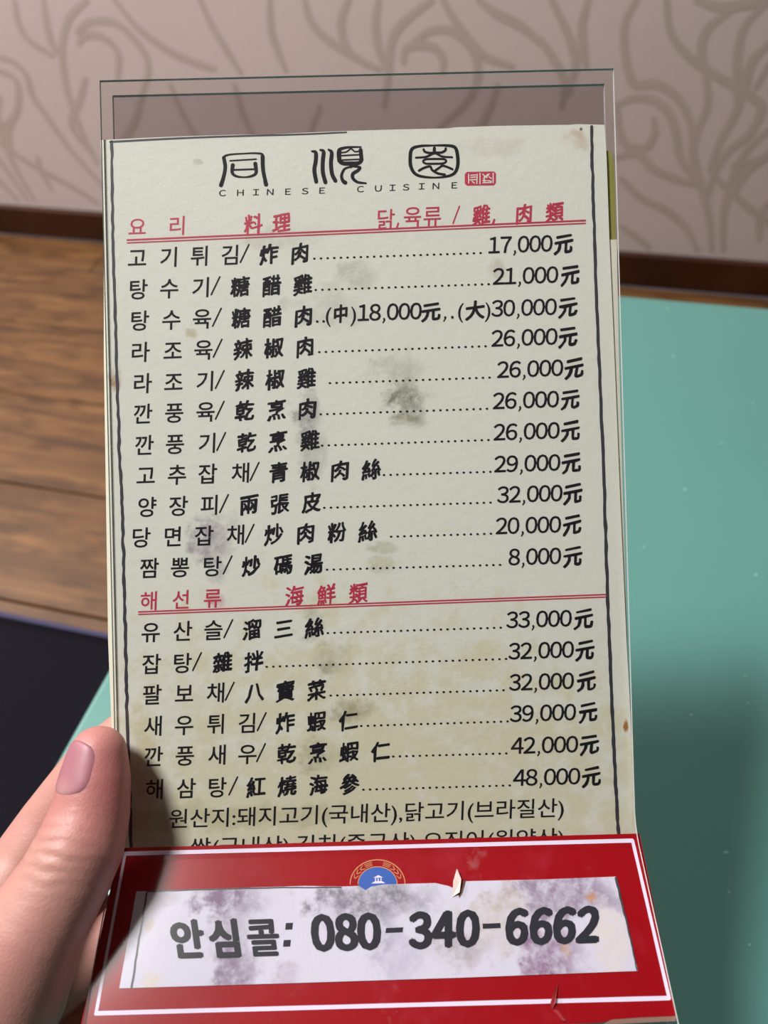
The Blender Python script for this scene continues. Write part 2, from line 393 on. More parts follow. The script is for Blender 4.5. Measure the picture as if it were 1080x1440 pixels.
# ------------------------------------------------------------------ glyphs from Blender's own built-in font
_gl = {}
def glyph(ch, off):
    key = (ch, off)
    if key not in _gl:
        c = bpy.data.curves.new('glyph', 'FONT'); c.body = ch; c.offset = off; c.resolution_u = 3; c.fill_mode = 'FRONT'
        o = bpy.data.objects.new('glyph', c); COL.objects.link(o)
        dg = bpy.context.evaluated_depsgraph_get(); e = o.evaluated_get(dg); m = e.to_mesh()
        _gl[key] = ([(v.co.x, v.co.y) for v in m.vertices], [tuple(p.vertices) for p in m.polygons])
        e.to_mesh_clear(); bpy.data.objects.remove(o); bpy.data.curves.remove(c)
    return _gl[key]
class Print:
    """flat print on a plane of the holder: pixel-measured outlines brought onto the sheet"""
    def __init__(s, p0, n): s.p0, s.n, s.v, s.f, s.l = p0, n, [], [], 0.0
    def P(s, x, y): return hit(x, y, s.p0, s.n)
    def add(s, pts, faces):
        b = len(s.v); s.l += 0.0000005
        s.v += [s.P(*p) + s.n * s.l for p in pts]; s.f += [tuple(i + b for i in f) for f in faces]
    def char(s, ch, cx, cy, em, ex=(1, -0.037), ey=(0.037, -1), off=0.0, shear=0.0, sx=1.0, rough=0.0, vc=0.38, bow=0.0, bold=0.0):
        V, F = glyph(ch, off)
        if not V: return
        mx = (min(a for a, _ in V) + max(a for a, _ in V)) / 2
        out = []
        for a, b in V:
            u = (a - mx) * sx; w = b - vc + shear * (a - mx) - bow * ((a - mx) * 2) ** 2
            if rough:
                u += rough * mnoise.noise(Vector((a * 5, b * 5, cx))); w += rough * mnoise.noise(Vector((a * 5, b * 5, cy + 9)))
            out.append((cx + em * (u * ex[0] + w * ey[0]), cy + em * (u * ex[1] + w * ey[1])))
        if bold:                                            # heavy brush: the outline widened all round
            for q in range(6):
                th = q * math.pi / 3 + 0.4
                du, dv = bold * em * math.cos(th), bold * em * 0.8 * math.sin(th)
                s.add([(x + du, y + dv) for x, y in out], F)
        else: s.add(out, F)
    def sans(s, text, x0, x1, cy0, cy1, em, bold=0.0, ey=(0.037, -1)):
        """upright sans-serif figures laid out by hand, digits from the wide forms of the font"""
        adv = [0.29 if c == ',' else 0.565 for c in text]; tot = sum(adv); x = 0
        for c, a in zip(text, adv):
            t = (x + a / 2) / tot; X_ = x0 + (x1 - x0) * t; Y_ = cy0 + (cy1 - cy0) * t
            k_ = (x1 - x0) / (tot * em)
            if c == ',': s.stroke([(X_ + 0.2, Y_ + 9.6), (X_ + 0.6, Y_ + 11.5), (X_ - 1.4, Y_ + 15)], 3.0, 1.6)
            else: s.char(chr(ord(c) + 0xFEE0), X_, Y_, em, ex=(k_, -0.037), ey=ey, bold=bold, vc=0.365)
            x += a
    def fit(s, text, x0, x1, cy0, cy1, em, off=0.0, ey=(0.037, -1), vc=0.35, gap=None):
        V, F = glyph(text, off)
        a0, a1 = min(a for a, _ in V), max(a for a, _ in V)
        s.add([(x0 + (x1 - x0) * (a - a0) / (a1 - a0) + em * (b - vc) * ey[0],
                cy0 + (cy1 - cy0) * (a - a0) / (a1 - a0) + em * (b - vc) * ey[1]) for a, b in V], F)
    def stroke(s, pts, w0, w1=None, wf=None, n=8, px=None):
        P = [s.P(*p) for p in pts]; k = px or (s.P(pts[0][0] + 1, pts[0][1]) - s.P(*pts[0])).length
        s.l += 0.0000005
        ribbon(s.v, s.f, P, w0 * k, (w1 or w0) * k, s.n, s.l, True, wf, n)
    def poly(s, pts): s.add(pts, [tuple(range(len(pts)))])
    def dot(s, x, y, r, ry=None):
        s.poly([(x + r * math.cos(-a * math.pi / 5), y + (ry or r) * math.sin(-a * math.pi / 5)) for a in range(10)])
    def build(s, name, mat, parent): return mesh_obj(name, s.v, s.f, mat, parent)

# ------------------------------------------------------------------ the menu card
ZF = -0.0014                                                # its face
INK0 = Vector((0, 0, ZF + 0.00004))
A_ = lambda x, y: at(x, y, ZF)
rim = [(141.5, 197), (200, 194), (260, 191.5), (330, 189.5), (380, 189), (430, 186.5), (490, 184), (560, 182), (630, 180.5), (640, 179), (700, 177), (760, 176), (800, 175.5), (812, 174.5), (850, 175.5),
       (853, 220), (857, 337), (864, 500), (872, 700), (881, 900), (889, 1050), (893, 1120), (895, 1182), (167, 1196), (163, 1040), (160, 940), (157, 830), (153, 650), (150, 500), (146, 330)]
PA, PB = srgb(234, 237, 226), srgb(227, 231, 218)
def stn(x, y, rx, ry, c, s):
    p = A_(x, y); return (p.x, p.y, rx * 0.000207, ry * 0.000207, c, s)
YEL = srgb(214, 208, 160)
stains = [stn(520, 1210, 560, 360, YEL, 0.5), stn(572, 560, 34, 36, srgb(120, 118, 104), 0.75), stn(560, 520, 46, 30, srgb(160, 160, 140), 0.35), stn(575, 592, 30, 14, srgb(150, 148, 112), 0.5),
          stn(432, 585, 22, 44, srgb(120, 120, 126), 0.55), stn(440, 640, 26, 60, srgb(150, 152, 145), 0.4), stn(300, 765, 40, 44, srgb(130, 112, 140), 0.55), stn(306, 845, 14, 16, srgb(200, 120, 140), 0.5),
          stn(440, 880, 20, 24, srgb(168, 165, 140), 0.5), stn(490, 1000, 44, 18, srgb(150, 145, 105), 0.6), stn(445, 1060, 40, 30, srgb(165, 160, 115), 0.5), stn(470, 930, 30, 40, srgb(175, 172, 145), 0.35),
          stn(163, 533, 10, 20, srgb(160, 120, 70), 0.8), stn(270, 470, 10, 8, srgb(180, 165, 110), 0.5), stn(815, 195, 22, 20, srgb(190, 160, 130), 0.5), stn(817, 181, 2.5, 3, srgb(70, 45, 40), 1.0),
          stn(278, 228, 8, 6, srgb(150, 150, 130), 0.5), stn(400, 335, 60, 20, srgb(195, 195, 180), 0.4), stn(505, 385, 40, 22, srgb(178, 178, 158), 0.45), stn(460, 430, 60, 34, srgb(190, 192, 180), 0.4),
          stn(700, 205, 60, 16, srgb(205, 200, 180), 0.4), stn(340, 1150, 180, 22, srgb(180, 174, 130), 0.4), stn(881, 1021, 5, 11, srgb(170, 120, 60), 1.3), stn(540, 770, 26, 12, srgb(160, 158, 110), 0.4),
          stn(540, 795, 30, 14, srgb(170, 168, 125), 0.4), stn(465, 940, 16, 10, srgb(150, 146, 110), 0.4), stn(700, 380, 14, 16, srgb(180, 168, 150), 0.45), stn(205, 1060, 30, 90, srgb(205, 196, 150), 0.4)]
M_CARD = mat_card(stains, PA, PB, 'card_stock')
card = empty('menu_card', HM)
tag(card, 'cream printed price menu card slipped behind the clear front sheet', 'menu')
vs = [A_(*p) for p in rim]; n = len(vs)
vb = [v - ZK * 0.0004 for v in vs]
fs = [tuple(range(n - 1, -1, -1)), tuple(range(n, 2 * n))] + [(i, (i + 1) % n, n + (i + 1) % n, n + i) for i in range(n)]
mesh_obj('card_body', vs + vb, fs, M_CARD, card)

YO = {}
def line_y(x, a, b): return a[1] + (b[1] - a[1]) * (x - a[0]) / (b[0] - a[0])
KW, HW = 0.011, 0.033
def dish(first, price, kor, han, slash, dots, pr, won, text, extra=None):
    """one line of the menu: spaced hangul, slash, brush characters, leader dots, price"""
    pt = Print(INK0, ZK); a, b = first, price
    Y = lambda x: line_y(x, a, b)
    for ch, x in kor: pt.char(ch, x, Y(x) + 0.8, 30.5, off=KW)
    if slash: pt.stroke([(slash - 6, Y(slash) + 12), (slash + 6, Y(slash) - 13)], 2.2)
    for ch, x in han: pt.char(ch, x, Y(x) + 1.5, 29.5, bold=HW, shear=0.13, sx=0.92, rough=0.05, bow=0.02)
    if dots:
        x = dots[0]
        while x < dots[1] - 2:
            pt.dot(x, Y(x) + 10, 1.9, 1.5); x += 9.35
    if pr: pt.sans(text, pr[0] - 1, pr[1] + 7, Y(pr[0]) - 0.4, Y(pr[1] + 6) - 0.4, 30.5, 0.015)
    if won: pt.char('元', won + 0.5, Y(won) + 0.5, 30.5, bold=0.034, shear=0.14, sx=0.9, rough=0.05)
    if extra: extra(pt, Y)
    return pt.build('printed_line', M_INK, card)
def row3(pt, Y):
    for x in (446, 455): pt.dot(x, Y(x) + 10, 2, 1.7)
    for ch, x in (('(', 462), (')', 497), ('(', 648), (')', 686)): pt.char(ch, x, Y(x) + 0, 29, off=0.006)
    pt.char('中', 479, Y(479), 27, bold=HW, shear=0.1, sx=0.8); pt.char('大', 668, Y(668) + 1, 28, bold=0.036, shear=0.1)
    pt.sans('18,000', 503, 593, Y(503) - .4, Y(593) - .4, 30.5, 0.015); pt.char('元', 606, Y(606) + 1, 28, bold=0.034, shear=0.12)
    pt.dot(626, Y(626) + 10, 1.8); pt.stroke([(627, Y(627) + 10), (624, Y(627) + 15)], 1.6); pt.dot(636, Y(636) + 10, 2)
Z = lambda s, *xs: list(zip(s, xs))
dish((193, 362), (729, 344), Z('고기튀김', 193, 237, 280, 323), Z('炸肉', 378, 422), 344, (442, 684), (688, 770), 792, '17,000')
dish((195, 406), (735, 388), Z('탕수기', 195, 238, 282), Z('糖醋雞', 338, 382, 426), 303, (444, 692), (694, 778), 801, '21,000')
dish((197, 450), (735, 433), Z('탕수육', 197, 241, 284), Z('糖醋肉', 339, 383, 427), 305, None, (692, 776), 798, '30,000', row3)
dish((198, 494), (735, 475), Z('라조육', 198, 243, 286), Z('辣椒肉', 342, 385, 429), 306, (449, 690), (692, 777), 798, '26,000')
dish((201, 538), (742, 519), Z('라조기', 201, 244, 288), Z('辣椒雞', 344, 387, 431), 309, (464, 698), (700, 785), 807, '26,000')
dish((201, 581), (737, 563), Z('깐풍육', 201, 245, 289), Z('乾烹肉', 344, 389, 432), 309, (451, 692), (694, 779), 801, '26,000')
dish((203, 625), (737, 607), Z('깐풍기', 203, 246, 291), Z('乾烹雞', 347, 391, 436), 311, (453, 693), (695, 780), 802, '26,000')
dish((205, 668), (738, 652), Z('고추잡채', 205, 249, 292, 338), Z('青椒肉絲', 392, 436, 478, 522), 358, (540, 694), (696, 781), 803, '29,000')
dish((207, 712), (742, 695), Z('양장피', 207, 251, 294), Z('兩張皮', 350, 394, 438), 315, (456, 698), (700, 784), 805, '32,000')
dish((199, 755), (740, 739), Z('당면잡채', 199, 243, 287, 331), Z('炒肉粉絲', 385, 430, 474, 517), 351, (550, 696), (698, 782), 804, '20,000')
dish((210, 798), (749, 783), Z('짬뽕탕', 210, 253, 299), Z('炒碼湯', 353, 398, 441), 320, (460, 714), (716, 782), 805, '8,000')
dish((212, 888), (755, 871), Z('유산슬', 212, 257, 300), Z('溜三絲', 354, 399, 442), 321, (461, 711), (713, 797), 820, '33,000')
dish((213, 933), (758, 915), Z('잡탕', 213, 257), Z('雜拌', 313, 357), 277, (375, 714), (716, 800), 822, '32,000')
dish((214, 976), (758, 959), Z('팔보채', 214, 259, 303), Z('八寶菜', 358, 401, 445), 323, (465, 715), (717, 800), 824, '32,000')
dish((215, 1020), (760, 1003), Z('새우튀김', 215, 259, 303, 347), Z('炸蝦仁', 401, 445, 490), 368, (508, 716), (718, 803), 826, '39,000')
dish((216, 1063), (763, 1048), Z('깐풍새우', 216, 260, 305, 348), Z('乾烹蝦仁', 403, 447, 491, 535), 367, (553, 718), (720, 806), 828, '42,000')
dish((217, 1109), (766, 1093), Z('해삼탕', 217, 262, 306), Z('紅燒海參', 360, 404, 448, 492), 328, (511, 721), (723, 809), 831, '48,000')
pt = Print(INK0, ZK); pt.fit('원산지:돼지고기(국내산),닭고기(브라질산)', 238, 793, 1152, 1136, 29.5, off=0.007, vc=0.36); pt.build('printed_line', M_INK, card)
pt = Print(INK0, ZK); pt.fit('쌀(국내산),김치(중국산),오징어(원양산)', 268, 793, 1192.5, 1178, 29.5, off=0.007, vc=0.36)
pt.build('printed_line', M_INK, card)
# red headings with double rules
pt = Print(INK0, ZK)
for ch, x, y in (('요', 193, 319), ('리', 249, 317)): pt.char(ch, x, y, 29, off=0.008)
for ch, x, y in (('料', 356, 315), ('理', 396, 313), ('雞', 677, 302), ('肉', 737, 300.5), ('類', 780, 298)): pt.char(ch, x, y, 29, bold=0.028, shear=0.12, rough=0.05, sx=0.88)
for ch, x, y in (('닭', 543, 308), ('육', 580, 304.5), ('류', 608, 304)): pt.char(ch, x, y, 31, off=0.006, sx=0.95)
pt.stroke([(560, 314), (558, 320)], 2.4); pt.stroke([(637, 314), (646, 290)], 2); pt.stroke([(695, 309), (693, 315)], 3)
pt.stroke([(179, 337.5), (823, 310)], 2.4); pt.stroke([(179, 341.5), (823, 314)], 1.8)
pt.build('red_heading', M_RED_INK, card)
pt = Print(INK0, ZK)
for ch, x, y in (('해', 209, 845), ('선', 254, 843), ('류', 299, 841)): pt.char(ch, x, y, 29, off=0.010)
for ch, x, y in (('海', 414, 838), ('鮮', 459, 836), ('類', 504, 834)): pt.char(ch, x, y, 30, bold=0.022, shear=0.13, rough=0.05, sx=0.9)
pt.stroke([(195, 860.5), (852, 836)], 2.0); pt.stroke([(195, 864), (852, 839.5)], 1.8)
pt.build('red_heading', M_RED_INK, card)
# the shop's name in seal-style strokes
q = lambda s, ox, oy, pts: [(ox + x / s, oy + y / s) for x, y in pts]
pt = Print(INK0, ZK); a = 5.684
ST = lambda pts, w0, w1=None, wf=None: pt.stroke(pts, w0, w1, wf)
ST(q(a, 290, 190, [(118, 400), (140, 330), (150, 260), (140, 185), (175, 158), (290, 148), (410, 145), (455, 165), (452, 250), (465, 330), (478, 395)]), 5, 5, lambda u: 0.45 + 0.75 * abs(2 * u - 1) ** 1.2)
ST(q(a, 290, 190, [(118, 400), (142, 320), (152, 250), (140, 180)]), 5.2, 5.2); ST(q(a, 290, 190, [(450, 170), (455, 280), (478, 392)]), 5.8, 5.2)
ST(q(a, 290, 190, [(190, 205), (400, 192)]), 2.2); ST(q(a, 290, 190, [(215, 278), (390, 272)]), 2.6)
ST(q(a, 290, 190, [(212, 240), (208, 300), (240, 328), (300, 336), (360, 328), (398, 300), (392, 228)]), 5, 5, lambda u: 0.45 + 0.7 * abs(2 * u - 1))
a = 7.714
for P_ in ([(145, 175), (185, 190), (185, 280), (170, 380), (190, 505)], [(235, 160), (270, 180), (262, 280), (262, 400), (290, 512)], [(325, 158), (358, 190), (350, 300), (362, 420), (398, 495)]):
    ST(q(a, 420, 190, P_), 5.2, 5.2, lambda u: 0.6 + 0.5 * min(1, 3 * u))
ST(q(a, 420, 190, [(675, 128), (560, 130), (480, 142), (435, 170), (440, 270), (480, 305), (560, 308), (650, 302), (680, 270), (682, 210), (672, 160)]), 3.6, 5, lambda u: 0.6 + 0.75 * math.sin(math.pi * u))
ST(q(a, 420, 190, [(440, 165), (440, 275)]), 6); ST(q(a, 420, 190, [(672, 160), (682, 270)]), 5.5)
ST(q(a, 420, 190, [(470, 222), (655, 212)]), 2.2); ST(q(a, 420, 190, [(470, 270), (655, 262)]), 2.2)
ST(q(a, 420, 190, [(465, 190), (520, 180), (570, 140)]), 2.2); ST(q(a, 420, 190, [(575, 150), (610, 178), (655, 175)]), 2.2)
ST(q(a, 420, 190, [(568, 305), (565, 340)]), 5)
ST(q(a, 420, 190, [(640, 335), (560, 345), (495, 370), (465, 440), (480, 495), (505, 515)]), 3, 4.6, lambda u: 0.7 + 0.6 * u)
ST(q(a, 420, 190, [(600, 340), (665, 350), (640, 385), (588, 420), (590, 470), (640, 510), (730, 522)]), 3.6, 3.6, lambda u: 0.7 + 0.7 * math.sin(math.pi * u))
ST(q(a, 560, 190, [(380, 112), (240, 118), (150, 150), (130, 240), (140, 350), (200, 430), (330, 458), (480, 455), (600, 420), (645, 330), (640, 200), (610, 130), (520, 112), (378, 112)]), 4.6, 4.6, lambda u: 0.55 + 0.55 * abs(math.sin(2 * math.pi * u)))
ST(q(a, 560, 190, [(275, 155), (290, 180), (340, 193), (400, 190), (470, 188), (510, 165), (515, 145)]), 3.4, 3.6); ST(q(a, 560, 190, [(392, 140), (390, 195)]), 4.4)
ST(q(a, 560, 190, [(192, 245), (300, 235), (375, 200)]), 2.8, 3.4); ST(q(a, 560, 190, [(415, 200), (480, 232), (585, 240)]), 3.2, 2.8)
ST(q(a, 560, 190, [(395, 258), (300, 262), (270, 285), (300, 308), (395, 310), (490, 305), (520, 280), (490, 260), (393, 258)]), 3.0)
ST(q(a, 560, 190, [(225, 385), (280, 355), (345, 340), (370, 380), (430, 415), (505, 428)]), 3.4, 3.4); ST(q(a, 560, 190, [(400, 385), (450, 350), (480, 332), (530, 345), (588, 370)]), 3.2, 3.2)
pt.build('shop_name', M_INK, card)
pt = Print(INK0, ZK)
for ch, x, y in zip('CHINESECUISINE', (313, 338, 360, 380, 405, 429, 453, 507, 532, 552, 571, 593, 613, 639), (271.5, 271, 270.3, 270, 269.5, 268.7, 268, 266, 265, 264, 263.3, 262, 261.5, 260.5)):
    pt.char(chr(ord(ch) + 0xFEE0), x, y, 11.5, off=0.01, sx=1.35, vc=0.365)
pt.build('printed_line', M_INK, card)
# small red seal
pt = Print(INK0, ZK); rr = lambda x0, y0, x1, y1: [(x0 + 3, y1), (x1 - 3, y1 - .4), (x1, y1 - 4), (x1, y0 + 3), (x1 - 3, y0), (x0 + 3, y0 + .7), (x0, y0 + 4), (x0, y1 - 3)]
pt.poly(rr(653.5, 241, 697.5, 261)); seal = pt.build('red_seal', M_RED_INK, card)
pt = Print(INK0 + ZK * 0.00002, ZK)
for P_ in ([(675, 243.5), (675, 258.5)], [(659, 245), (659, 257.5)], [(671, 245), (670.5, 258)], [(662, 246.5), (669, 246)], [(662, 249.5), (669, 249)], [(661, 253), (669, 252.5)], [(664, 255), (667, 257.5)],
           [(679, 245), (683, 249)], [(686, 245), (680, 251)], [(688, 244.5), (684, 250)], [(693.5, 243.5), (693.5, 257)], [(679, 254), (684, 254)], [(679, 257), (691, 256.5)], [(686, 254), (691, 255)], [(681, 248), (681, 257)], [(688, 249), (691, 251)]):
    pt.stroke(P_, 1.5)
pt.build('seal_carving', mat_plain('card_white', PA, 0.6), card)
# ruled borders
def wob(pts, amp, seed):
    out = []
    for i in range(len(pts) - 1):
        for j in range(14):
            t = j / 14; x = pts[i][0] + (pts[i + 1][0] - pts[i][0]) * t; y = pts[i][1] + (pts[i + 1][1] - pts[i][1]) * t
            out.append((x + amp * mnoise.noise(Vector((x * .05, y * .08, seed))), y + amp * 0.4 * mnoise.noise(Vector((x * .08, y * .05, seed + 5)))))
    out.append(pts[-1]); return out
pt = Print(INK0, ZK)
pt = Print(INK0, ZK); pt.stroke(wob([(157, 199), (158.5, 330), (163, 480), (167, 600), (171, 700), (174, 800), (176.5, 900), (178.5, 1000), (181.5, 1100), (184.5, 1190)], 1.6, 1), 4.6, 5.6, lambda u: 0.85 + 0.3 * mnoise.noise(Vector((u * 60, 0, 0))), n=2); pt.build('ruled_line', M_BORDER, card)
pt = Print(INK0, ZK); pt.stroke(wob([(831.5, 178), (834, 270), (838, 400), (843, 520), (848, 640), (852, 760), (856, 880), (861, 1000), (866, 1110), (870, 1180)], 1.0, 2), 4.8, 5.4, lambda u: 0.9 + 0.3 * mnoise.noise(Vector((u * 70, 3, 0))), n=2); pt.build('ruled_line', M_BORDER, card)
pt = Print(INK0, ZK); pt.stroke([(155, 199.5), (250, 194.5), (330, 191.5), (420, 189), (487, 186)], 3.0, 2.2); pt.build('ruled_line', M_BORDER, card)


# ------------------------------------------------------------------ cards behind it
ZB = -0.0026
k = N('olive_print'); M_OLIVE = k.principled(k.mix(k.noise(k.coord(), 60, 3), srgb(138, 138, 60), srgb(158, 156, 84)), 0.5)
M_CREAM = mat_plain('cream_card', srgb(226, 224, 206), 0.6)
bk = empty('backing_card', HM)
tag(bk, 'second card tucked behind the menu, olive at top and cream below, showing at right', 'menu')
def slab(name, pts, z, th, mat, parent):
    vs = [at(x, y, z) for x, y in pts]; n = len(vs)
    return mesh_obj(name, vs + [v - ZK * th for v in vs], [tuple(range(n)), tuple(range(2 * n - 1, n - 1, -1))] + [(i, n + i, n + (i + 1) % n, (i + 1) % n) for i in range(n)], mat, parent)
slab('card_body', [(858, 212), (500, 212), (300, 214), (300, 1160), (890, 1160), (876, 760), (865.5, 337), (865, 260), (863, 225)][::1], ZB, 0.0004, M_OLIVE, bk)
slab('cream_panel', [(300, 337), (300, 1160), (889.5, 1160), (884, 960), (876, 700), (870, 480), (867.5, 337)], ZB + 0.0005, 0.0004, M_CREAM, bk)
lf = slab('blank_card', [(146, 206), (146, 500), (152, 900), (163, 1180), (600, 1180), (600, 206)], -0.0034, 0.0003, M_CREAM, None)
lf.matrix_world = HM
tag(lf, 'plain white card edge showing at the far left, right behind the menu', 'card')

# ------------------------------------------------------------------ red card in the foot
PR = Vector((0, 0.0012, -0.0016)) ; PR = profile(-0.0013)[-2] * 1.0; PR.x = 0
def RH(x, y, l=0.0): return hit(x, y, PR, SN) + SN * l
k = N('red_card_stock'); v = k.coord(); big = k.noise(v, 70, 5, 0.65)
M_RED = k.principled(k.mix(k.ramp(big, [(0.55, (0, 0, 0)), (0.8, (0.35, 0.35, 0.35))]), srgb(150, 2, 16), srgb(176, 60, 84)), 0.5, **{'Specular IOR Level': 0.08})
red = empty('notice_card', HM)
tag(red, 'glossy red notice card with thin white frame line in the stand foot', 'card')
yt = RH(500, 1183).y
C4 = [(168, 1192.5), (300, 1189), (500, 1183), (700, 1177.5), (899, 1172)]
C5 = [(952, 1431), (930, 1432), (900, 1431), (880, 1433.5), (860, 1434), (846, 1438), (700, 1444), (400, 1452), (109, 1462)]
poly = [RH(*p) for p in C5[::-1]] + [RH(*p) for p in C4[::-1]]
n = len(poly)
mesh_obj('card_body', [p for p in poly] + [p - SN * 0.0005 for p in poly], [tuple(range(n)), tuple(range(2 * n - 1, n - 1, -1))] + [(i, n + i, n + (i + 1) % n, (i + 1) % n) for i in range(n)], M_RED, red)
# white frame line
RP = lambda l: Print(PR + SN * l, SN)
fr = RP(0.00004)
for a, b in (((175, 1200.5), (889, 1182)), ((889.5, 1182), (941, 1403.5)), ((940, 1403.5), (135, 1425)), ((135, 1425), (176, 1200.5))):
    fr.stroke([a, ((a[0] + b[0]) / 2, (a[1] + b[1]) / 2), b], 6.0 if a[1] == b[1] or abs(a[0] - b[0]) > 200 else 5.0, None, lambda u: 0.9 + 0.15 * mnoise.noise(Vector((u * 40, 1, 0))))
fr.build('frame_line', M_WHITE_INK, red)
# round emblem, half covered by the label
cx, cy, fy = 531, 1243, 0.88
def arc(r, a0, a1, n=24): return [(cx + r * math.cos(math.radians(a0 + (a1 - a0) * i / n)), cy - fy * r * math.sin(math.radians(a0 + (a1 - a0) * i / n))) for i in range(n + 1)]
em = RP(0.00003); em.poly(arc(27, 0, 360, 32)[:-1]); em.build('emblem_disc', M_BLUE, red)
em = RP(0.00005); em.stroke(arc(38.5, 0, 180), 1.4); em.stroke(arc(27.5, 0, 180), 1.2)
for side in (1, -1):
    for aa in (16, 30, 44):
        for da, dr in ((4, 2.5), (-3, -2.5)):
            A1, A2 = math.radians(90 - side * (90 - aa)), math.radians(90 - side * (90 - aa - 10))
            r0 = 33 + dr * 0.3
            em.stroke([(cx + r0 * math.cos(A1), cy - fy * r0 * math.sin(A1)), (cx + (r0 + dr) * math.cos(A2), cy - fy * (r0 + dr) * math.sin(A2))], 1.3, 0.8)
    for rr_ in (30.5, 33, 35.5):
        em.stroke(arc(rr_, 90 + side * 14, 90 + side * 32, 5), 0.9)
em.build('emblem_ring', M_GOLD, red)
em = RP(0.00007)
em.poly([(525, 1234.5), (538.5, 1234), (532, 1230.5)]); em.poly([(527.5, 1239.3), (527.5, 1235), (529, 1235), (529, 1239.3)]); em.poly([(535, 1239), (535, 1234.7), (536.5, 1234.7), (536.5, 1239)])
em.poly([(531, 1239), (531, 1235), (532.6, 1235), (532.6, 1239)]); em.poly([(522, 1242.5), (542, 1242), (537, 1239), (527, 1239.2)])
em.build('emblem_building', M_WHITE_INK, red)
# label strip
PUR = srgb(112, 84, 112)
def sst(x, y, rx, ry, c, s):
    p = RH(x, y); u = (p - PR).dot(-SL); return (p.x, u, rx * 0.00019, ry * 0.00025, c, s)
strip_st = [sst(320, 1262, 62, 24, PUR, 0.75), sst(330, 1368, 34, 28, PUR, 0.65), sst(322, 1320, 30, 40, PUR, 0.35), sst(520, 1262, 110, 24, srgb(120, 118, 128), 0.8), sst(800, 1262, 110, 26, srgb(130, 108, 134), 0.7), sst(700, 1290, 70, 34, srgb(190, 182, 170), 0.6),
            sst(770, 1350, 56, 30, srgb(140, 112, 140), 0.85), sst(560, 1340, 44, 24, srgb(170, 165, 190), 0.5), sst(650, 1335, 50, 20, srgb(150, 142, 136), 0.55), sst(400, 1370, 26, 14, srgb(170, 150, 165), 0.6),
            sst(830, 1262, 10, 8, srgb(190, 140, 90), 0.8), sst(795, 1338, 7, 8, srgb(190, 150, 100), 0.8), sst(212, 1300, 8, 8, srgb(200, 185, 160), 0.7), sst(230, 1262, 26, 12, srgb(175, 165, 175), 0.5), sst(215, 1380, 20, 10, srgb(215, 200, 170), 0.6),
            sst(860, 1330, 30, 40, srgb(214, 206, 200), 0.7), sst(470, 1290, 34, 26, srgb(150, 138, 160), 0.35), sst(540, 1300, 20, 30, srgb(130, 128, 146), 0.4)]
M_STRIP = mat_card(strip_st, srgb(212, 211, 230), srgb(200, 197, 210), 'label_paper', 0.5)
LS = [(168, 1390), (400, 1383), (650, 1375), (897, 1365.5), (884, 1310), (866, 1233), (760, 1237), (652, 1239.5), (646, 1262), (640, 1250), (630, 1246), (612, 1242), (575, 1243), (540, 1244), (522, 1247), (514, 1252), (505, 1246), (480, 1247), (430, 1246), (330, 1249), (192, 1254)]
strip_m = HM @ Matrix.Translation(PR) @ Matrix(((1, 0, 0), (0, -SL.y, SN.y), (0, -SL.z, SN.z))).to_4x4()
SI = (Matrix.Translation(PR) @ Matrix(((1, 0, 0), (0, -SL.y, SN.y), (0, -SL.z, SN.z))).to_4x4()).inverted()
pp = [SI @ RH(x, y, 0.00022) for x, y in LS]; n = len(pp)
lab = mesh_obj('paper_label', pp + [p - ZK * 0.00015 for p in pp], [tuple(range(n)), tuple(range(2 * n - 1, n - 1, -1))] + [(i, n + i, n + (i + 1) % n, (i + 1) % n) for i in range(n)], M_STRIP, red)
lab.matrix_local = SI.inverted(); lab['label'] = 'white stained paper strip with bold phone number'
tx = RP(0.00027)
eL, eM, eR = (-0.14, -1), (-0.03, -1), (0.10, -1)
for ch, x, y, w in (('안', 264, 1320, 1), ('심', 315, 1319, 1), ('콜', 370, 1317.5, 1)):
    tx.char(ch, x, y, 57, ex=(0.90, -0.03), ey=eL, bold=(0.034 if ch == '콜' else 0.052), vc=0.39)
tx.poly([(402, 1298), (412, 1297.6), (411, 1307), (401, 1307.4)]); tx.poly([(399, 1322), (409, 1321.6), (408, 1331), (398, 1331.4)])
for ch, x, y, e in (('0', 454, 1312, -.06), ('8', 487, 1311, -.05), ('0', 519, 1310, -.04), ('3', 591, 1308.5, -.01), ('4', 624, 1307, .0), ('0', 658, 1306, .01), ('6', 727, 1303.5, .04), ('6', 761, 1302.5, .05), ('6', 794, 1301.5, .06), ('2', 827, 1300.5, .07)):
    tx.char(chr(ord(ch) + 0xFEE0), x, y, 64, ex=(0.80, -0.028), ey=(e, -1), bold=0.055, vc=0.365)
tx.poly([(542, 1312), (566, 1311), (567, 1304), (543, 1305)]); tx.poly([(679, 1306), (704, 1305), (703.5, 1298), (678.5, 1299)])
o = tx.build('phone_number', M_BOLD_INK, red)
tx = RP(0.00027)
tx = RP(0.00027); tx.stroke(wob([(206, 1255), (201, 1290), (194, 1330), (185, 1388)], 1.2, 7), 2.4, 3.0, n=2); tx.build('ruled_line', M_BORDER, red)
tx = RP(0.00027); tx.stroke(wob([(866, 1235), (874, 1268), (882, 1300), (896, 1364)], 1.0, 8), 3.4, 1.8, n=2); tx.build('ruled_line', M_BORDER, red)
tx = RP(0.00027); tx.stroke(wob([(208, 1253.5), (300, 1250.5), (400, 1248), (480, 1248)], 1.0, 9), 2.0, 1.6, n=2); tx.build('ruled_line', M_BORDER, red)

